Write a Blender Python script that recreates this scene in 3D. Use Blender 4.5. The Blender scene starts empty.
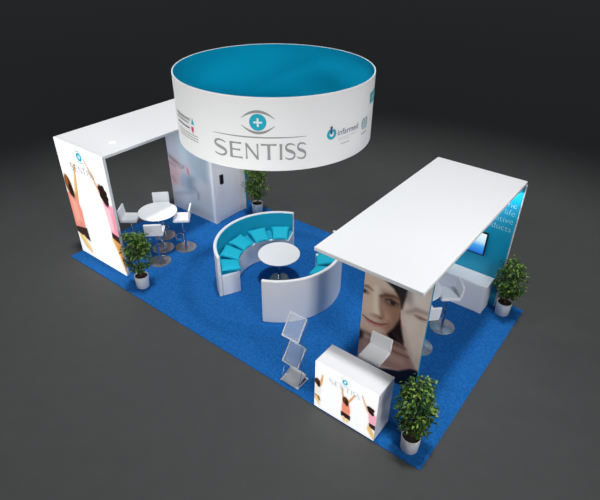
import bpy, bmesh, math, random
import numpy as np
from mathutils import Vector, Matrix
PI = math.pi
sc = bpy.context.scene
C = sc.collection
R = math.radians
rnd = random.Random(7)

# ------------------------------------------------------------------ colour
def s2l(c):
    return tuple((v / 12.92 if v <= .04045 else ((v + .055) / 1.055) ** 2.4) for v in (x / 255. for x in c))

# ------------------------------------------------------------------ materials
def mat(name, rgb, rough=.5, metal=0., noise=0., nscale=40., bump=0., spec=.5, coat=0., nmix=None):
    m = bpy.data.materials.new(name); m.use_nodes = True
    nt = m.node_tree; b = nt.nodes['Principled BSDF']
    col = s2l(rgb) + (1,)
    b.inputs['Base Color'].default_value = col
    b.inputs['Roughness'].default_value = rough
    b.inputs['Metallic'].default_value = metal
    b.inputs['Specular IOR Level'].default_value = spec
    b.inputs['Coat Weight'].default_value = coat
    if noise or bump:
        tc = nt.nodes.new('ShaderNodeTexCoord')
        n = nt.nodes.new('ShaderNodeTexNoise'); n.inputs['Scale'].default_value = nscale
        n.inputs['Detail'].default_value = 4
        nt.links.new(tc.outputs['Object'], n.inputs['Vector'])
        if noise:
            mx = nt.nodes.new('ShaderNodeMix'); mx.data_type = 'RGBA'
            lo = tuple(v * (1 - noise) for v in col[:3]) + (1,)
            hi = tuple(min(1, v * (1 + noise)) for v in col[:3]) + (1,)
            mx.inputs[6].default_value = lo; mx.inputs[7].default_value = hi
            rp = nt.nodes.new('ShaderNodeMapRange')
            rp.inputs[1].default_value = .3; rp.inputs[2].default_value = .7
            nt.links.new(n.outputs['Fac'], rp.inputs[0])
            nt.links.new(rp.outputs[0], mx.inputs[0])
            nt.links.new(mx.outputs[2], b.inputs['Base Color'])
        if bump:
            bp = nt.nodes.new('ShaderNodeBump'); bp.inputs['Strength'].default_value = bump
            bp.inputs['Distance'].default_value = .01
            nt.links.new(n.outputs['Fac'], bp.inputs['Height'])
            nt.links.new(bp.outputs['Normal'], b.inputs['Normal'])
    return m

def emit_mat(name, rgb, strength, pale=False):
    m = bpy.data.materials.new(name); m.use_nodes = True
    nt = m.node_tree; b = nt.nodes['Principled BSDF']
    b.inputs['Base Color'].default_value = s2l(rgb) + (1,) if pale else (0, 0, 0, 1)
    b.inputs['Roughness'].default_value = .5
    b.inputs['Emission Color'].default_value = s2l(rgb) + (1,)
    b.inputs['Emission Strength'].default_value = strength
    return m

def print_mat(name, emission=0., rough=.35):
    m = bpy.data.materials.new(name); m.use_nodes = True
    nt = m.node_tree; b = nt.nodes['Principled BSDF']
    a = nt.nodes.new('ShaderNodeAttribute'); a.attribute_name = 'print'
    b.inputs['Roughness'].default_value = rough
    b.inputs['Specular IOR Level'].default_value = .25
    if emission:
        nt.links.new(a.outputs['Color'], b.inputs['Base Color'])
        nt.links.new(a.outputs['Color'], b.inputs['Emission Color'])
        b.inputs['Emission Strength'].default_value = emission
    else:
        nt.links.new(a.outputs['Color'], b.inputs['Base Color'])
    return m

def acrylic_mat():
    m = bpy.data.materials.new('acrylic'); m.use_nodes = True
    nt = m.node_tree; b = nt.nodes['Principled BSDF']
    b.inputs['Base Color'].default_value = (.62, .70, .80, 1)
    b.inputs['Roughness'].default_value = .4
    b.inputs['Alpha'].default_value = .30
    return m

M = dict(
    white=mat('white_lacquer', (240, 241, 243), .4),
    board=mat('white_board', (238, 239, 241), .55),
    fabric=mat('white_fabric', (236, 236, 236), .8, bump=.05, nscale=300),
    teal=mat('teal_paint', (0, 150, 188), .45),
    tealring=mat('teal_banner_fabric', (0, 168, 208), .9, spec=.1),
    tealfab=mat('teal_fabric', (0, 172, 206), .75, bump=.15, nscale=250),
    cush=mat('cushion_fabric', (0, 184, 212), .8, bump=.2, nscale=200),
    carpet=mat('blue_carpet', (27, 96, 166), .95, noise=.24, nscale=22, bump=.5, spec=.1),
    floor=mat('dark_grey_floor', (73, 74, 74), .6, noise=.04, nscale=3, spec=.2),
    chrome=mat('chrome', (205, 207, 212), .14, 1.),
    steel=mat('brushed_steel', (176, 174, 174), .22, .75),
    dark=mat('black_plastic', (18, 19, 24), .4),
    pot=mat('white_ceramic', (232, 233, 236), .35),
    soil=mat('soil', (38, 28, 20), .95, noise=.3, nscale=60, bump=.6),
    bark=mat('bark', (92, 70, 48), .9, noise=.25, nscale=50, bump=.4),
    leafA=mat('leaf_green', (58, 98, 34), .5),
    leafB=mat('leaf_dark', (30, 64, 24), .5),
    leafC=mat('leaf_light', (128, 160, 66), .5),
    grey=mat('grey_print', (146, 146, 147), .6),
    greyl=mat('pale_grey_print', (188, 189, 192), .6),
    tealp=mat('teal_print', (0, 166, 190), .5),
    navy=mat('navy_print', (52, 56, 120), .6),
    bluegrey=mat('blue_grey_print', (120, 160, 182), .6),
    redp=mat('red_print', (205, 40, 92), .6),
    darkp=mat('dark_grey_print', (90, 94, 98), .6),
    whitep=mat('white_print', (214, 232, 238), .6),
    wallp=mat('pale_blue_print', (188, 222, 232), .6),
    acrylic=acrylic_mat(),
    lightbox=print_mat('backlit_print', .74),
    mural=print_mat('matte_print', 0., .3),
    lamp=emit_mat('lamp_lens', (255, 250, 240), 4.),
    tealglow=emit_mat('backlit_teal', (40, 178, 205), .66, True),
    greyglow=emit_mat('backlit_grey', (172, 179, 184), .66, True),
    whiteglow=emit_mat('highlight_glow', (255, 255, 255), 1.),  # only for the highlight disc on the left roof
)

def screen_mat():
    m = bpy.data.materials.new('screen_picture'); m.use_nodes = True
    nt = m.node_tree; b = nt.nodes['Principled BSDF']
    b.inputs['Base Color'].default_value = (0, 0, 0, 1); b.inputs['Roughness'].default_value = .2
    tc = nt.nodes.new('ShaderNodeTexCoord'); sx = nt.nodes.new('ShaderNodeSeparateXYZ')
    rp = nt.nodes.new('ShaderNodeValToRGB')
    nt.links.new(tc.outputs['Generated'], sx.inputs[0]); nt.links.new(sx.outputs['Z'], rp.inputs[0])
    e = rp.color_ramp.elements
    e[0].position = 0.; e[0].color = s2l((20, 100, 205)) + (1,)
    e[1].position = 1.; e[1].color = s2l((240, 252, 255)) + (1,)
    k = e.new(.38); k.color = s2l((70, 165, 232)) + (1,)
    k = e.new(.62); k.color = s2l((205, 236, 250)) + (1,)
    nt.links.new(rp.outputs[0], b.inputs['Emission Color'])
    b.inputs['Emission Strength'].default_value = 1.0
    return m
M['screen'] = screen_mat()

# ------------------------------------------------------------------ mesh builder
class MB:
    def __init__(s): s.v = []; s.f = []; s.mi = []
    def add(s, vs, fs, mi=0):
        o = len(s.v); s.v += [tuple(v) for v in vs]
        s.f += [tuple(i + o for i in f) for f in fs]; s.mi += [mi] * len(fs); return s
    def box(s, x0, x1, y0, y1, z0, z1, mi=0, M4=None):
        vs = [Vector((x, y, z)) for z in (z0, z1) for (x, y) in ((x0, y0), (x1, y0), (x1, y1), (x0, y1))]
        if M4: vs = [M4 @ v for v in vs]
        return s.add(vs, [(3, 2, 1, 0), (4, 5, 6, 7), (0, 1, 5, 4), (1, 2, 6, 5), (2, 3, 7, 6), (3, 0, 4, 7)], mi)
    def tube(s, pts, r, n=10, mi=0, cap=True):
        pts = [Vector(p) for p in pts]; rs = r if isinstance(r, (list, tuple)) else [r] * len(pts)
        vs = []; prev = None
        for i, p in enumerate(pts):
            t = (pts[min(i + 1, len(pts) - 1)] - pts[max(i - 1, 0)]).normalized()
            a = prev if prev else (Vector((1, 0, 0)) if abs(t.x) < .8 else Vector((0, 1, 0)))
            u = (a - t * a.dot(t)).normalized(); w = t.cross(u); prev = u
            vs += [p + (u * math.cos(2 * PI * k / n) + w * math.sin(2 * PI * k / n)) * rs[i] for k in range(n)]
        fs = [(i * n + k, i * n + (k + 1) % n, (i + 1) * n + (k + 1) % n, (i + 1) * n + k) for i in range(len(pts) - 1) for k in range(n)]
        if cap:
            fs.append(tuple(range(n - 1, -1, -1))); fs.append(tuple((len(pts) - 1) * n + k for k in range(n)))
        return s.add(vs, fs, mi)
    def lathe(s, prof, n=48, c=(0, 0, 0), mi=0):
        vs = []; fs = []; m = len(prof)
        for k in range(n):
            a = 2 * PI * k / n
            vs += [(c[0] + r * math.cos(a), c[1] + r * math.sin(a), c[2] + z) for r, z in prof]
        for k in range(n):
            k2 = (k + 1) % n
            fs += [(k * m + i, k2 * m + i, k2 * m + i + 1, k * m + i + 1) for i in range(m - 1)]
        return s.add(vs, fs, mi)
    def arc(s, r0, r1, a0, a1, z0, z1, n=48, mi=0, closed=False):
        N = n if closed else n + 1; vs = []; fs = []
        for k in range(N):
            a = R(a0 + (a1 - a0) * k / n); c, q = math.cos(a), math.sin(a)
            vs += [(r0 * c, r0 * q, z0), (r1 * c, r1 * q, z0), (r1 * c, r1 * q, z1), (r0 * c, r0 * q, z1)]
        for k in range(n):
            A = k * 4; B = ((k + 1) % N) * 4
            fs += [(A + i, A + (i + 1) % 4, B + (i + 1) % 4, B + i)[::-1] for i in range(4)]
        if not closed: fs += [(0, 1, 2, 3), ((N - 1) * 4 + 3, (N - 1) * 4 + 2, (N - 1) * 4 + 1, (N - 1) * 4)]
        return s.add(vs, fs, mi)
    def build(s, name, mats, parent=None, bevel=0., seg=2, angle=35, loc=None):
        me = bpy.data.meshes.new(name)
        me.from_pydata(s.v, [], s.f)
        mats = mats if isinstance(mats, (list, tuple)) else [mats]
        for m in mats: me.materials.append(m)
        if len(mats) > 1: me.polygons.foreach_set('material_index', s.mi)
        bm = bmesh.new(); bm.from_mesh(me)
        bmesh.ops.remove_doubles(bm, verts=bm.verts, dist=1e-5)
        bmesh.ops.recalc_face_normals(bm, faces=bm.faces)
        if bevel:
            es = [e for e in bm.edges if len(e.link_faces) == 2 and e.calc_face_angle(0) > R(angle)]
            bmesh.ops.bevel(bm, geom=es, offset=bevel, segments=seg, affect='EDGES', clamp_overlap=True)
        bm.to_mesh(me); bm.free()
        me.polygons.foreach_set('use_smooth', [True] * len(me.polygons))
        me.set_sharp_from_angle(angle=R(angle))
        o = bpy.data.objects.new(name, me); C.objects.link(o)
        if parent: o.parent = parent
        if loc: o.location = loc
        return o

def tag(o, label=None, cat=None, group=None, kind=None):
    if label: o['label'] = label
    if cat: o['category'] = cat
    if group: o['group'] = group
    if kind: o['kind'] = kind
    elif label: o['kind'] = 'thing'
    return o
def thing(name, label, cat, loc=(0, 0, 0), rz=0, group=None):
    o = bpy.data.objects.new(name, None); C.objects.link(o)
    o.empty_display_size = .1
    o.location = loc; o.rotation_euler = (0, 0, rz)
    return tag(o, label, cat, group)
def copy_tree(o, loc, rz, label):
    def rec(a, par):
        c = a.copy(); C.objects.link(c)
        if par: c.parent = par
        for ch in list(a.children): rec(ch, c)
        return c
    c = rec(o, None); c.location = loc; c.rotation_euler = (0, 0, rz); c['label'] = label
    return c

# ------------------------------------------------------------------ printed pictures
class Canvas:
    """a printed picture, u to the right and v up in metres, painted as soft shapes of ink"""
    def __init__(s, w, h, step, base):
        s.w, s.h = w, h
        s.nx, s.ny = int(w / step) + 1, int(h / step) + 1
        s.U, s.V = np.meshgrid(np.linspace(0, w, s.nx), np.linspace(0, h, s.ny))
        s.a = np.ones((s.ny, s.nx, 3)) * np.array(base, float)
    def mix(s, sd, col, soft, alpha=1.):
        k = np.clip(.5 - sd / soft, 0, 1); k = k * k * (3 - 2 * k) * alpha
        s.a = s.a * (1 - k[..., None]) + np.array(col, float) * k[..., None]
    def ell(s, x, y, rx, ry, col, soft=.05, rot=0, alpha=1.):
        c, q = math.cos(R(rot)), math.sin(R(rot)); dx, dy = s.U - x, s.V - y
        a, b = dx * c + dy * q, -dx * q + dy * c
        s.mix((np.sqrt((a / rx) ** 2 + (b / ry) ** 2) - 1) * min(rx, ry), col, soft, alpha)
    def cap(s, pts, col, soft=.03, alpha=1.):
        sd = np.full(s.U.shape, 9.)
        for (x0, y0, r0), (x1, y1, r1) in zip(pts[:-1], pts[1:]):
            dx, dy = x1 - x0, y1 - y0
            t = np.clip(((s.U - x0) * dx + (s.V - y0) * dy) / (dx * dx + dy * dy + 1e-9), 0, 1)
            sd = np.minimum(sd, np.hypot(s.U - x0 - t * dx, s.V - y0 - t * dy) - (r0 + (r1 - r0) * t))
        s.mix(sd, col, soft, alpha)
    def poly(s, pts, col, soft=.03, alpha=1.):
        ins = np.zeros(s.U.shape, bool); sd = np.full(s.U.shape, 9.); n = len(pts)
        for i in range(n):
            (x0, y0), (x1, y1) = pts[i], pts[(i + 1) % n]
            dx, dy = x1 - x0, y1 - y0
            t = np.clip(((s.U - x0) * dx + (s.V - y0) * dy) / (dx * dx + dy * dy + 1e-9), 0, 1)
            sd = np.minimum(sd, np.hypot(s.U - x0 - t * dx, s.V - y0 - t * dy))
            with np.errstate(divide='ignore', invalid='ignore'):
                ins ^= ((y0 > s.V) != (y1 > s.V)) & (s.U < (x1 - x0) * (s.V - y0) / (y1 - y0 + 1e-12) + x0)
        s.mix(np.where(ins, -sd, sd), col, soft, alpha)
    def mottle(s, amt, n=60, size=.1, seed=1, dark=False):
        r = np.random.RandomState(seed)
        for _ in range(n):
            f = 1 + r.uniform(-amt, amt)
            x, y = r.uniform(0, s.w), r.uniform(0, s.h); q = size * r.uniform(.5, 1.6)
            k = np.exp(-((s.U - x) ** 2 + (s.V - y) ** 2) / (2 * q * q))[..., None]
            s.a = s.a * (1 - k + k * f)
    def build(s, name, m, parent, org):
        x0, y0, z0 = org
        vs = np.stack([s.U + x0, np.full(s.U.shape, y0), s.V + z0], -1).reshape(-1, 3)
        i = np.arange(s.nx * s.ny).reshape(s.ny, s.nx)
        fs = np.stack([i[:-1, :-1], i[:-1, 1:], i[1:, 1:], i[1:, :-1]], -1).reshape(-1, 4)
        me = bpy.data.meshes.new(name); me.from_pydata(vs.tolist(), [], fs.tolist())
        me.materials.append(m)
        at = me.color_attributes.new('print', 'FLOAT_COLOR', 'POINT')
        a = np.clip(s.a, 0, 255) / 255.
        lin = np.where(a <= .04045, a / 12.92, ((a + .055) / 1.055) ** 2.4)
        at.data.foreach_set('color', np.concatenate([lin, np.ones(lin.shape[:2] + (1,))], -1).astype(np.float32).ravel())
        o = bpy.data.objects.new(name, me); C.objects.link(o); o.parent = parent
        return o

# ------------------------------------------------------------------ lettering
def text_mesh(txt, size, align='LEFT', extrude=.0, thin=0.):
    cu = bpy.data.curves.new('t', 'FONT'); cu.body = txt; cu.size = size; cu.align_x = align
    cu.extrude = extrude; cu.resolution_u = 3; cu.offset = thin
    o = bpy.data.objects.new('t', cu); C.objects.link(o)
    dg = bpy.context.evaluated_depsgraph_get(); me = bpy.data.meshes.new_from_object(o.evaluated_get(dg))
    vs = [v.co.copy() for v in me.vertices]; fs = [tuple(p.vertices) for p in me.polygons]
    bpy.data.objects.remove(o); bpy.data.curves.remove(cu); bpy.data.meshes.remove(me)
    return vs, fs

def strip(pts, ws):
    """flat ribbon along pts with width ws at each point"""
    vs = []; fs = []
    n = len(pts); ws = ws if isinstance(ws, (list, tuple)) else [ws] * n
    for i, p in enumerate(pts):
        a, b = pts[max(i - 1, 0)], pts[min(i + 1, n - 1)]
        dx, dy = b[0] - a[0], b[1] - a[1]; L = math.hypot(dx, dy) or 1
        nx, ny = -dy / L * ws[i] / 2, dx / L * ws[i] / 2
        vs += [(p[0] + nx, p[1] + ny), (p[0] - nx, p[1] - ny)]
    fs = [(2 * i, 2 * i + 1, 2 * i + 3, 2 * i + 2) for i in range(n - 1)]
    return vs, fs
def bez(p0, p1, p2, p3, n=12):
    o = []
    for i in range(n + 1):
        t = i / n; q = 1 - t
        o.append(tuple(q ** 3 * a + 3 * q * q * t * b + 3 * q * t * t * c + t ** 3 * d for a, b, c, d in zip(p0, p1, p2, p3)))
    return o
def letter(ch):
    """flared roman capitals, height 1, drawn in a box of width 1"""
    th, tn = .13, .095
    if ch == 'S':
        p = bez((.93, .86), (.75, 1.02), (.10, 1.06), (.10, .76), 12)[:-1] + bez((.10, .76), (.10, .50), (.92, .56), (.92, .27), 12)[:-1] + bez((.92, .27), (.92, -.05), (.25, -.03), (.04, .14), 12)
        n = len(p); return [strip(p, [tn * .9 + .12 * math.sin(PI * i / (n - 1)) ** 2 for i in range(n)])]
    def seg(a, b, w, flare=.04):
        k = 6; return strip([(a[0] + (b[0] - a[0]) * i / k, a[1] + (b[1] - a[1]) * i / k) for i in range(k + 1)], [w + flare * (2 * i / k - 1) ** 2 for i in range(k + 1)])
    if ch == 'E': return [seg((.12, 0), (.12, 1), .2), seg((.12, .955), (.95, .955), tn), seg((.12, .53), (.85, .53), tn), seg((.12, .045), (1, .045), tn)]
    if ch == 'N': return [seg((.08, 0), (.08, 1), .1), seg((.92, 0), (.92, 1), .1), seg((.06, .97), (.94, .03), .15, .02)]
    if ch == 'T': return [seg((.5, 0), (.5, .97), .17), seg((0, .95), (1, .95), tn)]
    if ch == 'I': return [seg((.5, 0), (.5, 1), .75, .15)]
WORD = [('S', 0, .155), ('E', .19, .33), ('N', .365, .505), ('T', .53, .69), ('I', .718, .75), ('S', .775, .885), ('S', .90, 1.0)]
def logo_word(w, h, n=WORD):
    vs = []; fs = []
    for ch, a, b in n:
        for v, f in letter(ch):
            o = len(vs); vs += [((a + (b - a) * x) * w, y * h) for x, y in v]; fs += [tuple(i + o for i in q) for q in f]
    return vs, fs
def disc2(r, n=36, cx=0, cy=0):
    return [(cx + r * math.cos(2 * PI * k / n), cy + r * math.sin(2 * PI * k / n)) for k in range(n)], [tuple(range(n))]
def ringband(r0, r1, a0=0, a1=360, n=36, cx=0, cy=0):
    vs = []
    for k in range(n + 1):
        a = R(a0 + (a1 - a0) * k / n)
        vs += [(cx + r0 * math.cos(a), cy + r0 * math.sin(a)), (cx + r1 * math.cos(a), cy + r1 * math.sin(a))]
    return vs, [(2 * k, 2 * k + 1, 2 * k + 3, 2 * k + 2) for k in range(n)]
def rect2(x0, x1, y0, y1, nx=1):
    vs = []; 
    for i in range(nx + 1):
        x = x0 + (x1 - x0) * i / nx; vs += [(x, y0), (x, y1)]
    return vs, [(2 * i, 2 * i + 2, 2 * i + 3, 2 * i + 1) for i in range(nx)]
def lid(w, h, th, n=24):
    """crescent arc of width w, height h, thickest in the middle"""
    p = [(-w / 2 + w * i / n, h * (1 - (2 * i / n - 1) ** 2)) for i in range(n + 1)]
    return strip(p, [th * (1 - (2 * i / n - 1) ** 2) + .005 for i in range(n + 1)])

def place_flat(mb, vf, x, y, z, mi=0, s=1.):
    """lay flat lettering upright on a wall facing -Y"""
    vs, fs = vf
    mb.add([(x + v[0] * s, y, z + v[1] * s) for v in vs], fs, mi)

# ================================================================== SETTING
sc.world = bpy.data.worlds.new('studio'); sc.world.use_nodes = True
bgn = sc.world.node_tree.nodes['Background']
bgn.inputs[0].default_value = (.93, .96, 1., 1); bgn.inputs[1].default_value = .13
fl = MB().box(-90, 60, -40, 120, -.2, 0).build('floor', M['floor']); tag(fl, kind='structure')

L, D, H = 9.993, 5.110, 3.151
cp = MB().box(0, L, 0, D, 0, .012).build('exhibition_carpet', M['carpet'])
tag(cp, 'large rectangular bright blue carpet under the whole exhibition stand', 'carpet')
Z = .012

# ================================================================== LEFT LIGHTBOX WALL
px0, px1, py0, py1 = .001, 1.872, .362, .44
lb = thing('lightbox_wall', 'tall glowing white lightbox wall printed with two jumping women, at left end of carpet', 'lightbox', (px0, py0, Z))
MB().box(0, px1 - px0, .006, py1 - py0, 0, H - Z).build('frame', M['white'], lb, .006)
cv = Canvas(px1 - px0, H - Z, .0125, (255, 255, 255))
skin, skin2 = (226, 160, 96), (240, 192, 120)
# first woman, cut by the left edge
cv.cap([(.62, 2.62, .02), (.55, 2.3, .04), (.43, 1.84, .065), (.34, 1.55, .09)], (222, 166, 104), .04)
cv.cap([(.60, 2.57, .01), (.53, 2.28, .015), (.42, 1.86, .03)], (240, 205, 120), .04, .8)
cv.poly([(-.05, 1.72), (.12, 1.74), (.40, 1.66), (.48, 1.35), (.46, .86), (-.05, .68)], (240, 152, 136), .05)
cv.cap([(.30, 1.6, .03), (.33, 1.2, .04), (.30, .92, .04)], (222, 122, 110), .12, .6)
cv.poly([(.1, 1.6), (.32, 1.55), (.36, 1.0), (.12, .95)], (250, 182, 160), .2, .8)
cv.ell(.15, 1.95, .14, .28, (104, 62, 32), .05, 8)
cv.cap([(.10, 2.1, .02), (.07, 1.9, .02), (.1, 1.75, .015)], (176, 116, 64), .04, .8)
cv.cap([(.20, 2.12, .015), (.22, 1.98, .02)], (60, 34, 20), .04, .8)
cv.ell(.22, 1.82, .09, .18, (40, 24, 18), .06, 12)
cv.ell(.11, 2.08, .05, .12, (158, 96, 44), .06)
cv.poly([(-.05, .74), (.5, .86), (.53, .47), (.1, .56), (-.05, .62)], (58, 40, 34), .05)
cv.poly([(.05, .58), (.24, .54), (.34, .32), (.52, .13), (.46, .1), (.25, .2), (.10, .40)], (236, 194, 128), .06)
cv.cap([(.26, .50, .07), (.42, .30, .05), (.5, .2, .03)], (250, 222, 160), .06)
# second woman, cut by the right edge
cv.cap([(1.10, 2.88, .018), (1.26, 2.58, .03), (1.42, 2.29, .05), (1.58, 1.98, .07)], (216, 158, 120), .04)
cv.cap([(1.13, 2.84, .01), (1.28, 2.56, .012), (1.44, 2.28, .02)], (246, 208, 170), .04, .8)
cv.poly([(1.50, 1.98), (1.7, 1.92), (1.9, 1.96), (1.9, 1.12), (1.6, 1.13), (1.58, 1.5)], (243, 160, 180), .05)
cv.poly([(1.56, 1.85), (1.72, 1.80), (1.74, 1.25), (1.62, 1.2)], (253, 208, 218), .18, .9)
cv.cap([(1.80, 1.7, .03), (1.80, 1.25, .04)], (228, 130, 152), .1, .6)
cv.ell(1.60, 2.13, .11, .27, (38, 22, 18), .05, 18)
for (a, b, q) in ((1.50, 2.28, .06), (1.69, 2.22, .07), (1.53, 2.10, .07), (1.68, 1.99, .08), (1.63, 2.33, .06), (1.72, 2.1, .06)):
    cv.ell(a, b, q, q * 1.1, (34, 20, 18), .04)
cv.poly([(1.60, 1.16), (1.9, 1.12), (1.9, .90), (1.59, 1.0)], (60, 34, 36), .04)
cv.poly([(1.58, 1.0), (1.9, .92), (1.9, .05), (1.84, .12), (1.72, .58), (1.57, .92)], (222, 152, 84), .06)
cv.cap([(1.83, .8, .03), (1.86, .35, .02)], (150, 92, 52), .06, .7)
cv.cap([(1.6, .95, .03), (1.72, .62, .02), (1.83, .2, .02)], (250, 212, 130), .06)
prn = cv.build('backlit_print', M['lightbox'], lb, (0, 0, 0))
lg = MB()
ecx, ecz = .94, 2.90
place_flat(lg, ringband(.045, .105, cx=ecx, cy=ecz), 0, -.003, -Z, 0)
place_flat(lg, rect2(ecx - .03, ecx + .03, ecz - .009, ecz + .009), 0, -.0035, -Z, 0)
place_flat(lg, rect2(ecx - .009, ecx + .009, ecz - .03, ecz + .03), 0, -.0034, -Z, 0)
v, f = lid(.34, .05, .022); place_flat(lg, ([(a, b + .09) for a, b in v], f), ecx, -.003, ecz - Z, 1)
place_flat(lg, ([(a, -b - .09) for a, b in v], f), ecx, -.003, ecz - Z, 1)
lg.build('eye_emblem', [M['tealglow'], M['greyglow']], prn)
lg = MB(); place_flat(lg, logo_word(.92, .18), .46, -.003, 2.47 - Z)
place_flat(lg, rect2(0, .9, 0, .008), .49, -.003, 2.70 - Z)
lg.build('lettering', M['greyl'], prn)

# left canopy roof
cn = thing('canopy_roof', 'white flat canopy roof from the tall lightbox back to the storage room', 'roof', (px0, py1, H - .065))
MB().box(0, px1 - px0, 0, 4.894 - py1, 0, .065).build('roof_slab', M['board'], cn, .006)
MB().lathe([(0, 0), (.06, 0), (.06, -.012), (0, -.012)], 24, (1.41, .5, -.001)).build('downlight', M['lamp'], cn)  # made-up lens, goes with the lamp added under this roof

MB().lathe([(0, .004), (.07, .004), (.085, .001), (.085, -.001), (0, -.001)], 28, (1.36, .56, .0662)).build('roof_highlight', M['whiteglow'], cn)  # glowing disc standing in for a bright highlight on the roof, no fitting

# ================================================================== STORAGE ROOM
sx0, sx1, sy0, sy1, sh = .02, 1.822, 3.498, 4.82, H - .067
st = thing('storage_room', 'pale walled storage room with an eye examination photo mural under the left canopy', 'storage room', (sx0, sy0, Z))
w, dpt, hh = sx1 - sx0, sy1 - sy0, sh - Z
MB().box(0, w, .006, .06, 0, hh).build('front_panel', M['board'], st, .003)
MB().box(0, .05, .061, dpt - .051, 0, hh).build('left_panel', M['board'], st, .003)
sp = MB(); sp.box(w - .05, w, .061, .14, 0, hh); sp.box(w - .05, w, 1.0, dpt - .081, 0, hh); sp.box(w - .05, w, .141, .999, 2.45, hh)
sp.build('side_panel', M['board'], st, .003)
MB().box(-.02, w + .0, dpt - .08, dpt, 0, hh).build('back_panel', M['teal'], st, .003)
MB().box(w - .055, w + .006, dpt - .17, dpt - .083, 0, hh).build('corner_post', M['white'], st, .004)
dr = MB().box(w - .045, w - .008, .146, .994, .01, 2.445).build('door', M['white'], st, .004)
hd = MB(); hd.box(w - .0075, w + .045, .24, .35, 1.17, 1.44)
hd.build('door_handle', M['dark'], dr, .004)
m2 = Canvas(w, hh, .015, (186, 200, 216))
m2.ell(.25, 1.6, .55, 1.0, (206, 200, 212), .5)
m2.ell(.12, 1.2, .4, .7, (214, 190, 200), .5)
m2.ell(.1, 2.0, .5, .5, (188, 194, 212), .4)
m2.poly([(.45, 2.4), (.72, 2.3), (.85, 1.3), (.62, 1.5), (.5, 1.9)], (178, 206, 222), .3)
m2.poly([(.75, 2.6), (1.9, 2.6), (1.9, 1.0), (1.13, 1.2), (.9, 1.6)], (158, 178, 198), .4)
m2.ell(1.5, 1.75, .3, .7, (150, 168, 188), .4)
m2.ell(1.72, 1.4, .1, 1.0, (196, 208, 220), .25)
m2.cap([(.03, 1.64, .05), (.22, 1.56, .07), (.42, 1.50, .04), (.6, 1.44, .02)], (140, 122, 138), .16, .8)
m2.cap([(.06, 1.60, .02), (.24, 1.53, .03), (.40, 1.50, .01)], (112, 94, 108), .08, .7)
m2.cap([(.06, 1.42, .05), (.25, 1.38, .05)], (136, 108, 122), .14, .7)
m2.cap([(.34, 1.44, .015), (.5, 1.36, .012), (.64, 1.42, .012), (.66, 1.5, .01)], (112, 122, 142), .05, .8)
m2.ell(.14, 1.1, .18, .34, (208, 168, 184), .3, 0, .8)
m2.cap([(.08, .98, .03), (.2, .86, .02)], (168, 108, 126), .12, .7)
m2.ell(.80, 1.36, .09, .2, (226, 186, 200), .12, 10)
m2.ell(.80, 1.34, .03, .11, (176, 100, 124), .08, 10)
m2.ell(.72, .95, .3, .3, (168, 184, 206), .2)
m2.ell(.95, 1.0, .26, .24, (128, 146, 172), .25, 30, .9)
m2.ell(1.32, .82, .34, .42, (188, 196, 206), .3, 20)
m2.cap([(1.0, .90, .02), (1.14, .74, .035), (1.12, .58, .02)], (112, 124, 148), .16, .8)
m2.ell(.38, .42, .4, .34, (206, 216, 230), .25)
m2.cap([(.14, .45, .02), (.5, .60, .03), (.9, .72, .02)], (146, 164, 192), .2, .8)
m2.cap([(1.0, .1, .1), (1.5, .5, .18), (1.6, 1.1, .12)], (180, 190, 200), .25, .7)
m2.ell(1.2, .15, .5, .15, (172, 178, 188), .2)
m2.poly([(1.69, -.1), (1.9, -.1), (1.9, 3.2), (1.69, 3.2)], (226, 231, 238), .03)
m2.a = 255 - (255 - m2.a) * .86
m2.build('eye_mural', M['mural'], st, (0, 0, 0))['label'] = 'pale blue printed photograph of a face being examined'

# ================================================================== RIGHT PAVILION
rx0, rx1, ry0, ry1 = 7.477, 9.393, .378, 4.894
rr = thing('canopy_roof', 'large white flat canopy roof at the right, above the couple photo wall', 'roof', (rx0, ry0, H - .07))
MB().box(0, rx1 - rx0, 0, ry1 - ry0, 0, .07).build('roof_slab', M['board'], rr, .006)
for x in (.45, 1.05, 1.72):
    MB().lathe([(0, 0), (.06, 0), (.06, -.012), (0, -.012)], 24, (x, 4.10, -.001)).build('downlight', M['lamp'], rr)
mx0, mx1, my = 7.88, 9.155, 1.40
mw = thing('photo_wall', 'photo wall showing a smiling dark haired woman beside a pale man, under right canopy', 'photo wall', (mx0, my, Z))
mh = H - .071 - Z
MB().box(0, mx1 - mx0, .004, .06, 0, mh).build('panel', M['teal'], mw, .003)
c = Canvas(mx1 - mx0, mh, .0115, (208, 180, 158))
# woman: lit side of the face, then the side away from the window
c.ell(.12, 2.35, .5, .5, (226, 204, 186), .5)
c.poly([(-.1, 2.2), (.3, 2.2), (.30, 1.5), (.2, 1.3), (-.1, 1.4)], (226, 196, 170), .25)
c.poly([(.38, 2.0), (.84, 2.1), (.82, 1.4), (.62, 1.08), (.40, 1.2), (.42, 1.6)], (164, 122, 96), .22)
c.ell(.66, 1.55, .18, .28, (146, 102, 78), .28, 0, .9)
c.ell(.50, 1.45, .10, .16, (196, 152, 122), .2, 0, .8)
c.cap([(.25, 2.0, .05), (.28, 1.65, .055), (.31, 1.46, .07)], (244, 222, 200), .14, .95)
c.cap([(.36, 1.86, .03), (.385, 1.62, .03), (.42, 1.50, .03)], (140, 100, 78), .14, .8)
c.ell(.34, 1.385, .11, .04, (150, 104, 84), .1, 8, .8)
c.ell(.40, 1.38, .03, .018, (84, 50, 42), .04, 0, .8)
c.ell(.44, 1.44, .03, .05, (150, 106, 82), .06, 0, .7)
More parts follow.
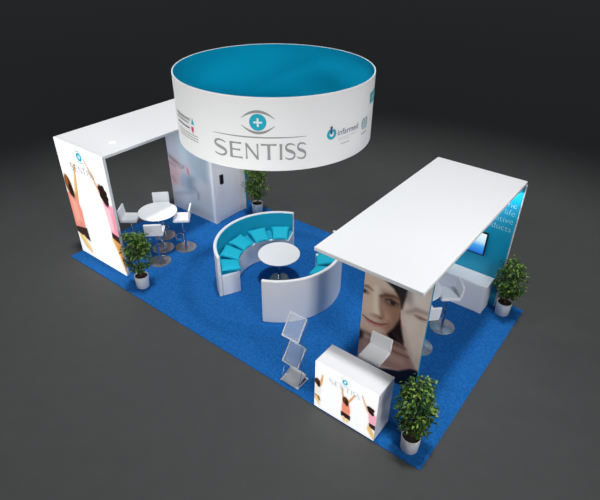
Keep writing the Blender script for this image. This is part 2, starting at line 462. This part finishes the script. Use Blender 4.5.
# eyes and brows
c.cap([(.36, 1.87, .02), (.46, 1.945, .035), (.60, 1.985, .03), (.72, 1.98, .015)], (70, 46, 36), .07, .9)
c.ell(.57, 1.84, .17, .10, (104, 70, 56), .14, 6, .9)
c.ell(.575, 1.83, .10, .045, (150, 122, 108), .05, 6, .6)
c.ell(.60, 1.835, .05, .046, (26, 18, 18), .04)
c.cap([(.45, 1.84, .010), (.56, 1.885, .018), (.70, 1.86, .012)], (34, 22, 20), .04, .9)
c.cap([(.46, 1.795, .008), (.57, 1.775, .012), (.69, 1.81, .008)], (84, 54, 46), .04, .7)
c.cap([(-.03, 1.94, .025), (.08, 1.955, .03), (.18, 1.92, .012)], (120, 80, 62), .07, .85)
c.ell(.02, 1.83, .09, .05, (120, 86, 72), .08, 0, .9)
c.ell(.015, 1.83, .04, .035, (48, 32, 30), .04)
# mouth
c.poly([(.03, 1.265), (.14, 1.235), (.28, 1.225), (.40, 1.25), (.52, 1.31), (.44, 1.19), (.30, 1.13), (.15, 1.15)], (186, 104, 102), .05)
c.cap([(.03, 1.265, .010), (.16, 1.215, .014), (.30, 1.205, .016), (.42, 1.24, .014), (.54, 1.315, .014)], (104, 48, 50), .035, .9)
c.cap([(.12, 1.165, .014), (.28, 1.155, .02), (.4, 1.19, .012)], (214, 142, 132), .05, .8)
c.cap([(.56, 1.40, .01), (.59, 1.30, .014), (.55, 1.22, .01)], (120, 80, 62), .07, .6)
c.ell(.24, 1.01, .2, .10, (218, 178, 152), .16)
c.cap([(.05, .88, .03), (.3, .86, .04), (.52, 1.0, .04)], (128, 88, 72), .12, .8)
# her hair
c.poly([(.38, 2.26), (.58, 2.15), (.72, 1.99), (.78, 1.78), (.77, 1.55), (.68, 1.30), (.56, 1.08), (.66, 1.0), (.86, 1.02), (.92, 1.08), (.80, 1.5), (.80, 1.9), (.84, 2.1), (.90, 2.5), (.95, 3.2), (.2, 3.2), (.25, 2.5)], (22, 16, 18), .08)
c.cap([(.70, 1.18, .03), (.80, 1.10, .05), (.90, 1.02, .03)], (52, 34, 34), .08)
c.poly([(-.1, .95), (.08, .86), (.10, .6), (.02, .5), (-.1, .45)], (56, 36, 34), .1)
# man
c.poly([(.86, 3.2), (1.5, 3.2), (1.5, .30), (1.24, .58), (1.08, .82), (.93, 1.16), (.84, 1.5), (.80, 1.8), (.86, 2.1)], (222, 204, 188), .08)
c.ell(.92, 2.16, .08, .16, (120, 110, 108), .14, 0, .8)
c.ell(1.08, 2.2, .16, .22, (232, 218, 206), .2)
c.cap([(.90, 1.78, .03), (1.05, 1.91, .045), (1.24, 1.93, .03)], (158, 134, 120), .13, .9)
c.ell(1.13, 1.78, .13, .05, (182, 146, 132), .09)
c.cap([(1.05, 1.79, .012), (1.13, 1.775, .022), (1.24, 1.79, .012)], (120, 76, 72), .05, .9)
c.ell(1.0, 1.5, .12, .22, (232, 214, 200), .2)
c.ell(1.16, 1.2, .14, .3, (228, 208, 192), .2)
c.cap([(.79, 1.76, .02), (.81, 1.6, .025), (.86, 1.44, .02)], (236, 200, 184), .04)
c.cap([(.87, 1.42, .02), (.95, 1.18, .03), (1.08, .86, .03)], (196, 170, 154), .12, .8)
# arms and dark clothes
c.poly([(-.1, .5), (.08, .72), (.3, .80), (.62, .92), (.95, .98), (1.06, .82), (1.22, .56), (1.0, .36), (.6, .28), (-.1, .1)], (168, 126, 110), .1)
c.cap([(.12, .60, .08), (.42, .56, .09), (.9, .60, .09)], (192, 150, 132), .14, .9)
c.cap([(.55, .76, .02), (.8, .76, .025), (1.04, .78, .02)], (104, 70, 62), .08, .8)
c.cap([(.52, .9, .04), (.76, .96, .05), (.95, .95, .03)], (84, 56, 52), .1, .8)
c.poly([(-.1, .12), (.5, .16), (.66, .24), (.9, .34), (1.12, .54), (1.24, .57), (1.5, .35), (1.5, -.1), (-.1, -.1)], (20, 20, 32), .07)
c.a = 255 - (255 - c.a) * .84
c.a = 132 + (c.a - 132) * 1.14
c.a = np.where(c.a < 110, c.a - (110 - c.a) * .35, c.a)
c.build('portrait_print', M['mural'], mw, (0, 0, 0))['label'] = 'photograph of a woman and a man printed on the panel'

# teal display wall at the back
wx0, wx1, wy0, wy1 = 7.50, 9.40, 4.83, 4.893
dw = thing('display_wall', 'teal back wall with white lettering under the right canopy', 'wall panel', (wx0, wy0, Z))
MB().box(0, wx1 - wx0, 0, wy1 - wy0, 0, H - .071 - Z).build('panel', M['teal'], dw, .003)
MB().box(wx1 - wx0 + .0005, wx1 - wx0 + .014, -.004, wy1 - wy0, 0, H - .071 - Z).build('edge_trim', M['white'], dw, .002)
for t, z in (('the', 2.50), ('life', 2.315), ('innovative', 2.13), ('products', 1.94)):
    lt = MB(); place_flat(lt, text_mesh(t, .20, 'RIGHT', 0, -.0035), wx1 - wx0 - .05, -.003, z + .03 - Z)
    lt.build('lettering', M['wallp'], dw)
tv = thing('television', 'flat screen television with blue white picture on the teal wall', 'television', (8.42, wy0, 1.22))
MB().box(-.51, .51, -.045, -.006, 0, .58).build('casing', M['dark'], tv, .006)
MB().box(-.48, .48, -.049, -.046, .03, .55).build('screen', M['screen'], tv)
MB().box(-.15, .15, -.0055, -.0005, .2, .4).build('wall_bracket', M['dark'], tv)
sb = thing('sideboard', 'low white sideboard against the teal wall below the television', 'sideboard', (7.55, 4.36, Z))
MB().box(.01, 1.715, .012, .455, .0, .705).build('body', M['white'], sb, .004)
MB().box(0, 1.725, 0, .46, .7055, .74).build('top', M['white'], sb, .004)
for k in range(3):
    MB().box(.015 + k * .568, .015 + k * .568 + .562, -.004, .0115, .02, .70).build('door', M['white'], sb, .002)

# ================================================================== RECEPTION COUNTER
kx0, kx1, ky0, ky1, kh = 7.837, 9.099, .011, .516, 1.15
kc = thing('reception_counter', 'white reception counter with glowing front print of jumping women, at front carpet edge', 'counter', (kx0, ky0, Z))
kw, kd, kz = kx1 - kx0, ky1 - ky0, kh - Z
kb = MB(); kb.box(0, kw, .006, .04, 0, kz - .031); kb.box(0, .035, .041, kd, 0, kz - .031); kb.box(kw - .035, kw, .041, kd, 0, kz - .031)
kb.box(.036, kw - .036, .041, kd - .03, .5, .53)
kb.build('body', M['white'], kc, .003)
MB().box(0, kw, .0062, kd, kz - .03, kz).build('worktop', M['white'], kc, .004)
c = Canvas(kw, kz, .0075, (255, 255, 255))
K = lambda x: x - kx0
# woman in white at the left
c.cap([(K(8.0), .88, .015), (K(7.985), .75, .025), (K(7.95), .6, .03)], (222, 172, 118), .02)
c.ell(K(7.89), .47, .09, .17, (240, 236, 230), .05)
c.ell(K(7.89), .66, .06, .08, (78, 44, 26), .03)
c.ell(K(7.92), .60, .035, .06, (40, 24, 18), .03)
c.poly([(0, .32), (.11, .31), (.14, .2), (.05, .18), (0, .2)], (150, 110, 70), .03)
c.cap([(.03, .25, .04), (.09, .14, .03), (.12, .10, .02)], (238, 206, 152), .04)
# woman in salmon in the middle
c.cap([(K(8.40), .86, .012), (K(8.42), .72, .02), (K(8.46), .56, .03)], (226, 170, 124), .02)
c.cap([(K(8.66), .83, .012), (K(8.60), .69, .02), (K(8.53), .56, .03)], (226, 170, 124), .02)
c.poly([(K(8.43), .53), (K(8.57), .53), (K(8.60), .38), (K(8.59), .25), (K(8.43), .25), (K(8.42), .38)], (242, 146, 122), .03)
c.poly([(K(8.41), .27), (K(8.61), .26), (K(8.61), .14), (K(8.42), .15)], (40, 26, 28), .025)
c.ell(K(8.485), .585, .06, .085, (92, 52, 26), .03)
c.ell(K(8.52), .54, .035, .07, (44, 26, 18), .03)
c.cap([(K(8.47), .14, .035), (K(8.49), .05, .025)], (240, 206, 152), .03)
c.cap([(K(8.55), .13, .03), (K(8.555), .06, .02)], (240, 206, 152), .03)
# woman in pink at the right
c.cap([(K(8.80), .93, .012), (K(8.85), .80, .018), (K(8.93), .65, .03)], (232, 184, 146), .02)
c.poly([(K(8.95), .64), (K(9.10), .63), (K(9.11), .38), (K(8.98), .38), (K(8.95), .5)], (246, 176, 192), .03)
c.ell(K(8.98), .69, .055, .08, (44, 26, 20), .03, 10)
for a, b in ((8.94, .73), (9.02, .72), (9.02, .63)): c.ell(K(a), b, .035, .04, (38, 22, 18), .02)
c.poly([(K(8.97), .38), (K(9.12), .38), (K(9.12), .26), (K(8.99), .28)], (44, 28, 34), .025)
c.poly([(K(8.96), .33), (K(9.02), .28), (K(9.10), .16), (K(9.10), .03), (K(9.05), .05), (K(8.95), .2)], (236, 194, 130), .03)
kp = c.build('backlit_print', M['lightbox'], kc, (0, 0, 0))
lg = MB(); ex, ez = K(8.455), 1.02 - Z
place_flat(lg, ringband(.022, .055, cx=ex, cy=ez), 0, -.003, 0, 0)
v, f = lid(.2, .03, .012); place_flat(lg, ([(a, b + .045) for a, b in v], f), ex, -.003, ez, 1)
place_flat(lg, ([(a, -b - .045) for a, b in v], f), ex, -.003, ez, 1)
lg.build('eye_emblem', [M['tealglow'], M['greyglow']], kp)
lg = MB(); place_flat(lg, logo_word(.62, .11), K(8.14), -.003, .81 - Z)
place_flat(lg, rect2(0, .64, 0, .005), K(8.13), -.003, .935 - Z)
lg.build('lettering', M['greyglow'], kp)

# ================================================================== HANGING RING SIGN
RC = (4.933, 2.488); RR = 1.912; zb, zt = 3.842, 5.115
rg = thing('ring_sign', 'huge round white hanging banner ring with teal inside above the sofas', 'sign', (RC[0], RC[1], zb))
MB().arc(RR - .022, RR, 0, 360, 0, zt - zb, 128, closed=True).build('outer_skin', M['fabric'], rg, .004)
MB().arc(RR - .030, RR - .0225, 0, 360, .004, zt - zb - .006, 128, closed=True).build('inner_lining', M['tealring'], rg)
def bend(mb, vf, a_deg, z, mi=0, s=1., off=.004):
    """wrap flat lettering round the ring; u along the arc from angle a, v up"""
    vs, fs = vf; o = []
    for v in vs:
        a = R(a_deg) + v[0] * s / RR
        o.append(((RR + off) * math.cos(a), (RR + off) * math.sin(a), z - zb + v[1] * s))
    mb.add(o, fs, mi)
A0, A1 = -83.3, -34.1
arcw = R(A1 - A0) * RR
lt = MB(); bend(lt, logo_word(arcw, .285), A0, 4.05)
lt.build('brand_lettering', M['grey'], rg)['label'] = 'grey lettering SENTISS'
n = 40
lt = MB(); bend(lt, strip([(arcw * i / n, 0) for i in range(n + 1)], [.008 + .016 * math.sin(PI * i / n) for i in range(n + 1)]), A0, 4.445)
lt.build('underline', M['grey'], rg)
EA = -58.4; EZ = 4.705
em = MB(); bend(em, disc2(.143), EA, EZ, 0, off=.004)
bend(em, rect2(-.075, .075, -.017, .017), EA, EZ, 1, off=.0075); bend(em, rect2(-.017, .017, -.075, .075), EA, EZ, 1, off=.0072)
em.build('eye_iris', [M['tealp'], M['whitep']], rg)['label'] = 'teal disc with a white plus'
v, f = lid(.565, .125, .042)
em = MB(); bend(em, ([(a, b + .055) for a, b in v], f), EA, EZ, 0); bend(em, ([(a, -b - .055) for a, b in v], f), EA, EZ, 0)
em.build('eye_lids', M['grey'], rg)
# agency logo
lt = MB(); bend(lt, ringband(.045, .098, 110, 430), -19.6, 4.40, 0); bend(lt, rect2(-.022, .022, .0, .14), -19.9, 4.40, 1, off=.006)
lt.build('agency_emblem', [M['tealp'], M['navy']], rg)
lt = MB(); bend(lt, text_mesh('infarmed', .155), -15.8, 4.345); lt.build('agency_lettering', M['navy'], rg)['label'] = 'lettering infarmed'
lt = MB()
for z, a, b in ((4.285, -15, .50), (4.25, -15, .28)): bend(lt, rect2(0, b, 0, .008, 8), a, z)
for k in range(6): bend(lt, rect2(k * .038, k * .038 + .028, 0, .026), -13.2, 4.165)
lt.build('small_print', M['greyl'], rg)
lt = MB(); bend(lt, ringband(.075, .088), 8.3, 4.37); bend(lt, ringband(.04, .048), 8.3, 4.37); bend(lt, rect2(-.008, .008, -.09, .08), 8.3, 4.37)
bend(lt, ringband(.10, .125, 120, 255), 8.3, 4.37); bend(lt, ringband(.10, .125, -75, 60), 8.3, 4.37); bend(lt, rect2(-.075, .075, -.005, .005), 8.3, 4.37)
for k in range(6): bend(lt, rect2(-.11 + k * .038, -.083 + k * .038, -.20, -.175), 8.3, 4.37)
lt.build('wreath_emblem', M['bluegrey'], rg)
lt = MB(); bend(lt, rect2(0, .50, 0, .2, 8), 14.5, 4.645); lt.build('teal_flag', M['tealp'], rg)
lt = MB()
for k in range(4): bend(lt, ringband(.03, .05, 0, 360, 16, .12 + k * .1, .1), 14.5, 4.645, off=.007)
lt.build('flag_mark', M['whitep'], rg)
lt = MB()
for k in range(3): bend(lt, rect2(0, .012, k * .07, k * .07 + .05), 16.5, 4.32)
lt.build('small_mark', M['bluegrey'], rg)
# left hand group of marks
lt = MB()
for k in range(12): bend(lt, rect2(k * .05, k * .05 + .036, 0, .045), -119, 4.485)
for k in range(11): bend(lt, rect2(k * .05, k * .05 + .036, 0, .035), -119, 4.425)
bend(lt, rect2(0, .52, 0, .03, 8), -118, 4.335, 3)
bend(lt, ([(0, 0), (.09, 0), (.045, .13)], [(0, 1, 2)]), -100.3, 4.44, 1)
bend(lt, rect2(0, .07, 0, .075), -100.6, 4.32, 2); bend(lt, ([(0, 0), (.05, 0), (.03, -.05)], [(0, 2, 1)]), -100.3, 4.32, 2)
for q in range(3):
    for k in range(14): bend(lt, rect2(k * .05, k * .05 + .042, 0, .016), -116, 4.235 - q * .048)
lt.build('partner_marks', [M['grey'], M['tealp'], M['redp'], M['darkp']], rg)

# ================================================================== CURVED SOFAS
def sofa(label, a0, a1, dx=0, dy=0):
    o = thing('curved_sofa', label, 'sofa', (RC[0] + dx, RC[1] + dy, Z), 0, 'pair of curved sofas')
    MB().arc(.94, 1.379, a0, a1, 0, .58, 56).build('seat_base', M['white'], o, .012)
    MB().arc(1.39, 1.46, a0, a1, 0, 1.125, 56).build('backrest', M['white'], o, .012)
    MB().arc(.985, 1.379, a0 + .9, a1 - .9, .5805, .598, 56).build('seat_pad', M['tealfab'], o)['label'] = 'teal fabric seat pad'
    MB().arc(1.380, 1.3895, a0 + .9, a1 - .9, .599, 1.10, 56).build('back_lining', M['tealfab'], o)['label'] = 'teal fabric lining'
    return o
sofa('white curved sofa with teal back lining and five cushions, nearer the storage room', 112, 244, -.045, .02)
sofa('white curved sofa with its plain back turned to the brochure rack', -66, 63.5, .06)

def cushion_mesh():
    mb = MB(); n = 14; W, T = .235, .054
    def P(i, j, s):
        u, v = 2 * i / n - 1, 2 * j / n - 1
        h = ((1 - u ** 4) * (1 - v ** 4)) ** .34
        q = 1 - .03 * (1 - abs(u * v)) * max(abs(u), abs(v)) ** 3
        return (u * W * q, v * W * q * (.91 + .11 * u), s * T * h)
    for s in (1, -1):
        vs = [P(i, j, s) for j in range(n + 1) for i in range(n + 1)]
        fs = [(j * (n + 1) + i, j * (n + 1) + i + 1, (j + 1) * (n + 1) + i + 1, (j + 1) * (n + 1) + i)[::s] for j in range(n) for i in range(n)]
        mb.add(vs, fs)
    return mb
cm = None
def cushion(ang, r, rz, tilt, label):
    global cm
    if cm is None:
        o = cushion_mesh().build('seat_cushion', M['cush'], None, angle=80); cm = o
    else:
        o = cm.copy(); C.objects.link(o)
    a = R(ang)
    o.location = (RC[0] - .02 + r * math.cos(a), RC[1] + .02 + r * math.sin(a), Z + .598 + .055 + .235 * math.sin(R(tilt)) * .4)
    o.rotation_euler = (0, -R(tilt), a + R(rz))
    tag(o, label, 'cushion', 'teal sofa cushions')
cushion(232, 1.13, 2, 9, 'square teal cushion at the near open end of the storage side sofa')
cushion(207, 1.13, -2, 13, 'square teal cushion second from the near end of the storage side sofa')
cushion(182, 1.13, 2, 13, 'middle one of five teal cushions on the storage side sofa')
cushion(154, 1.13, -2, 13, 'square teal cushion second from the far end of the storage side sofa')
cushion(126.5, 1.13, 2, 13, 'square teal cushion at the far end of the storage side sofa')
cushion(36, 1.13, 2, 13, 'teal cushion close under the canopy corner on the sofa with plain back')
cushion(10, 1.13, -2, 13, 'teal cushion just showing over the rim of the sofa with plain back')

# ================================================================== TABLES
def table(label, name, cat, x, y, h, r, rbase, rc=.036):
    o = thing(name, label, cat, (x, y, Z))
    h -= Z
    MB().lathe([(0, h - .028), (r - .012, h - .028), (r, h - .02), (r, h - .006), (r - .006, h), (0, h)], 64).build('tabletop', M['white'], o)
    MB().lathe([(0, .022), (.05, .022), (.045, .06), (rc, .09), (rc, h - .06), (.09, h - .0285), (0, h - .0285)], 28).build('column', M['chrome'], o)
    MB().lathe([(0, 0), (rbase, 0), (rbase, .008), (rbase * .9, .014), (.06, .0215), (0, .0215)], 56).build('base_plate', M['steel'], o)
table('round white bar table with chrome column among four stools', 'bar_table', 'table', 1.575, 1.745, 1.13, .49, .28)
table('round white bar table mostly hidden under the right canopy', 'bar_table', 'table', 8.25, 3.0, 1.13, .49, .28)
table('round low white table with chrome column between the curved sofas', 'coffee_table', 'table', 4.865, 2.61, .75, .50, .23, .045)

# ================================================================== BAR STOOLS
def make_stool(label, loc, rz):
    o = thing('bar_stool', label, 'bar stool', loc, rz, 'white bar stools')
    MB().box(-.215, .215, -.21, .205, .875, .95).build('seat', M['white'], o, .014, 3)
    T = Matrix.Translation((0, .2, .93)) @ Matrix.Rotation(R(-6), 4, 'X')
    MB().box(-.215, .215, -.03, .015, .016, .29, 0, T).build('backrest', M['white'], o, .012, 3)
    MB().lathe([(0, .02), (.045, .02), (.038, .05), (.03, .07), (.03, .5), (.022, .505), (.022, .85), (.06, .884), (0, .884)], 24).build('column', M['chrome'], o)
    ft = MB(); ft.tube([(.0, -.028, .34), (.09, -.05, .34), (.15, -.12, .34), (.13, -.20, .34), (0, -.225, .34), (-.13, -.20, .34), (-.15, -.12, .34), (-.09, -.05, .34), (0, -.028, .34)], .011, 8)
    ft.build('footrest', M['chrome'], o)
    MB().lathe([(0, 0), (.275, 0), (.275, .008), (.25, .013), (.06, .0195), (0, .0195)], 48).build('base_plate', M['steel'], o)
    return o
def face(x, y, tx, ty): return math.atan2(ty - y, tx - x) + PI / 2   # stool front is -Y
T1 = (1.575, 1.745); T2 = (8.21, 3.0)
s0 = make_stool('white bar stool at the left table, beside the potted tree by the lightbox', (2.0, 1.285, Z), face(2.0, 1.285, *T1))
for x, y, t, lb_ in ((1.13, 2.19, T1, 'white bar stool on the far side of the left table, half hidden by tabletop'),
                     (2.022, 2.143, T1, 'white bar stool at the left table, nearest to the photo mural'),
                     (1.0, 1.31, T1, 'white bar stool at the left table, right behind the tall lightbox'),
                     (8.765, 3.45, T2, 'white bar stool in front of the white sideboard'),
                     (8.665, 2.575, T2, 'white bar stool just behind the couple photo wall')):
    copy_tree(s0, (x, y, Z), face(x, y, *t), lb_)
copy_tree(s0, (8.462, .97, Z), 0, 'white bar stool behind the reception counter')

# ================================================================== BROCHURE RACK
br = thing('brochure_rack', 'folding brochure rack with three clear trays at the front carpet edge', 'brochure rack', (7.17, .15, Z))
def tray(y0, z0, y1, z1, name='tray', m='acrylic'):
    wx = .172
    a, b = Vector((0, y0, z0)), Vector((0, y1, z1)); t = (b - a).normalized(); nrm = Vector((0, -t.z, t.y))
    Lh = (b - a).length
    T = Matrix(((1, 0, 0, 0), (0, t.y, nrm.y, y0), (0, t.z, nrm.z, z0), (0, 0, 0, 1)))
    o = MB().box(-wx, wx, 0, Lh, -.003, .003, 0, T).build(name, M[m], br)
    fr = MB()
    fr.box(-wx - .016, -wx, -.01, Lh, -.012, .018, 0, T); fr.box(wx, wx + .016, -.01, Lh, -.012, .014, 0, T)
    fr.box(-wx, wx, -.012, -.001, -.012, .045, 0, T); fr.box(-wx, wx, Lh - .01, Lh, -.006, .006, 0, T)
    fr.build('tray_frame', M['steel2'], o)
M['steel2'] = mat('satin_aluminium', (226, 228, 231), .3, .3)
tray(.0, 1.16, .25, 1.535); tray(.0, .51, .25, .83); tray(-.03, .025, .27, .125, m='steel2')
for sx in (-.205, .205):
    MB().tube([(sx, .02, 1.18), (sx, .25, .80)], .006, 8).build('arm', M['chrome'], br)
    MB().tube([(sx, .02, .53), (sx, .26, .10)], .006, 8).build('arm', M['chrome'], br)
    MB().tube([(sx, .25, 1.50), (sx, .1, 1.16), (sx, .02, .55)], .005, 8).build('arm', M['chrome'], br)
    MB().tube([(sx, .25, .80), (sx, .13, .5), (sx, .0, .04)], .005, 8).build('arm', M['chrome'], br)
for z, y in ((1.18, .02), (.80, .25), (.53, .02), (.10, .26)):
    MB().tube([(-.205, y, z), (.205, y, z)], .0045, 8).build('crossbar', M['chrome'], br)
bs = MB(); bs.box(-.215, .215, -.05, -.02, 0, .012); bs.box(-.215, .215, .27, .30, 0, .012); bs.box(-.215, -.185, -.019, .269, 0, .012); bs.box(.185, .215, -.019, .269, 0, .012)
bs.build('base_frame', M['steel2'], br, .003)

# ================================================================== POTTED TREES
def tree(label, x, y, seed, rw=.32, ztop=1.5, nleaf=1700, xmin=None):
    r = random.Random(seed)
    o = thing('potted_tree', label, 'potted plant', (x, y, Z), 0, 'potted trees')
    MB().lathe([(0, 0), (.142, 0), (.149, .006), (.166, .31), (.162, .32), (.152, .32), (.147, .27), (0, .27)], 48).build('pot', M['pot'], o, angle=50)
    MB().lathe([(0, .298), (.09, .295), (.146, .285), (.146, .277), (0, .277)], 32).build('soil', M['soil'], o)
    tk = MB(); tips = []
    tk.tube([(0, 0, .285), (.012, .01, .55), (-.01, .015, .8), (.012, -.01, 1.05), (0, 0, ztop - .2)], [.022, .019, .016, .012, .006], 10)
    zc, zh = (.54 + ztop) / 2, (ztop - .54) / 2
    for k in range(70):
        a = r.uniform(0, 2 * PI); t = r.uniform(-1, 1)
        z = zc + zh * t
        env = (1 - abs(t) ** 2.6) ** .5 * (1.05 - .18 * t) * r.uniform(.80, 1.12)
        rad = rw * env * math.sqrt(r.uniform(.12, 1.))
        z0 = max(.52, z - r.uniform(.1, .3)); z0 = min(z0, ztop - .25)
        e = Vector((rad * math.cos(a), rad * math.sin(a), z)); s_ = Vector((0, 0, z0))
        mid = s_.lerp(e, .5) + Vector((0, 0, -.03))
        if k < 44 and (xmin is None or e.x > xmin): tk.tube([s_, mid, e], [.007, .005, .003], 5)
        if xmin is not None and e.x < xmin and e.y > 0: e.y = -e.y * .5
        tips.append(e)
    tk.build('trunk', M['bark'], o, angle=60)
    lf = MB()
    for i in range(nleaf):
        e = r.choice(tips)
        p = e + Vector((r.gauss(0, .052), r.gauss(0, .052), r.gauss(0, .05)))
        if p.z < .50: p.z = .50 + r.uniform(0, .10)
        out = Vector((p.x, p.y, 0)); out = out.normalized() if out.length > .01 else Vector((1, 0, 0))
        d_ = (out + Vector((r.uniform(-1, 1), r.uniform(-1, 1), r.uniform(-1.0, .5)))).normalized()
        side = d_.cross(Vector((r.uniform(-.6, .6), r.uniform(-.6, .6), 1))).normalized()
        up = side.cross(d_)
        l = r.uniform(.05, .085); w_ = l * r.uniform(.20, .27)
        q = [p, p + d_ * l * .35 + side * w_ + up * .008, p + d_ * l * .75 + side * w_ * .75 + up * .004, p + d_ * l - up * .012,
             p + d_ * l * .75 - side * w_ * .75 + up * .004, p + d_ * l * .35 - side * w_ + up * .008, p + d_ * l * .5 - up * .004]
        if xmin is not None:
            dy = max(0, max(v.y for v in q) - .085) if min(v.x for v in q) < xmin else 0; q = [v - Vector((0, dy, 0)) for v in q]
        lf.add(q, [(0, 1, 6), (1, 2, 6), (2, 3, 6), (3, 4, 6), (4, 5, 6), (5, 0, 6)], r.choices((0, 1, 2), (5, 3, 3))[0])
    me = bpy.data.meshes.new('foliage'); me.from_pydata(lf.v, [], lf.f)
    for m in ('leafA', 'leafB', 'leafC'): me.materials.append(M[m])
    me.polygons.foreach_set('material_index', lf.mi)
    fo = bpy.data.objects.new('foliage', me); C.objects.link(fo); fo.parent = o
tree('bushy green tree in white pot beside the tall lightbox wall', 2.49, .36, 3, .26, 1.50)
tree('bushy green tree in white pot beside the storage room door', 2.26, 4.75, 5, .27, 1.62)
tree('bushy green tree in white pot beside the teal wall end', 9.63, 4.72, 8, .26, 1.33, 1700, -.205)
tree('bushy green tree in white pot beside the reception counter', 9.645, .275, 11, .245, 1.56, 1700)

# ================================================================== LIGHTS
def spot(loc, to, power, angle, blend, size, col=(1, 1, 1)):
    l = bpy.data.lights.new('spot', 'SPOT'); l.energy = power; l.spot_size = R(angle); l.spot_blend = blend
    l.shadow_soft_size = size; l.color = col
    o = bpy.data.objects.new('spot', l); C.objects.link(o); o.location = loc
    o.rotation_euler = (Vector(to) - Vector(loc)).to_track_quat('-Z', 'Y').to_euler(); return o
spot((7.6, 1.9, 60), (7.0, .8, 0), 87000, 25.0, .16, 3.0)
spot((1.5, -15, 6.5), (4.0, 1.5, 1.9), 1900, 34, .7, 2.0)  # added fill, unseen, for faces turned to the front
spot((22, -4, 9), (5.0, 2.6, 1.4), 4800, 38, .65, 2.0)  # added fill from the right, for faces turned that way
spot((19, -2, 12), (8.75, 2.5, .5), 2700, 17, .9, 2.0)  # extra fill to lift the canopy shade on the right carpet
spot((13.5, -9, 8), (1.6, 3.9, 1.3), 3800, 17, .7, 1.5)  # added fill towards the storage room door and mural
spot((14, -6.5, .35), (4.93, 2.3, 4.6), 930, 22, .3, .6)
spot((-1, -9.5, .35), (4.8, 1.8, 4.6), 2500, 20, .3, .6)
spot((-14, -6, 10), (1.5, 2.5, 3.0), 5000, 24, .6, 2.0)  # added fill that brightens the left roof
spot((1.0, 1.7, 3.02), (1.0, 2.6, .4), 70, 120, .7, .08)  # invented lamp under the left canopy, brightens mural and bar table
for x, p in ((7.92, 30), (8.53, 30), (9.2, 26)):
    spot((x, 4.47, 3.02), (x + .06, 4.83, 2.55), p, 95, .7, .03)

# ================================================================== CAMERA
d = Vector((-0.5054318, 0.66159912, -0.55391813)); r_ = Vector((0.79145991, 0.6111713, 0.00780149)); u_ = Vector((-0.34370032, 0.43446087, 0.83253459))
cd = bpy.data.cameras.new('camera'); cam = bpy.data.objects.new('camera', cd); C.objects.link(cam)
cam.matrix_world = Matrix(((r_.x, u_.x, -d.x, 11.52297), (r_.y, u_.y, -d.y, -5.28490), (r_.z, u_.z, -d.z, 7.71417), (0, 0, 0, 1)))
cd.sensor_fit = 'HORIZONTAL'; cd.sensor_width = 36; cd.lens = 523.708326 * 36 / 600; cd.clip_end = 300
sc.camera = cam
vs_ = sc.view_settings
vs_.view_transform = 'Standard'; vs_.look = 'None'; vs_.exposure = 0; vs_.gamma = 1; vs_.use_curve_mapping = False
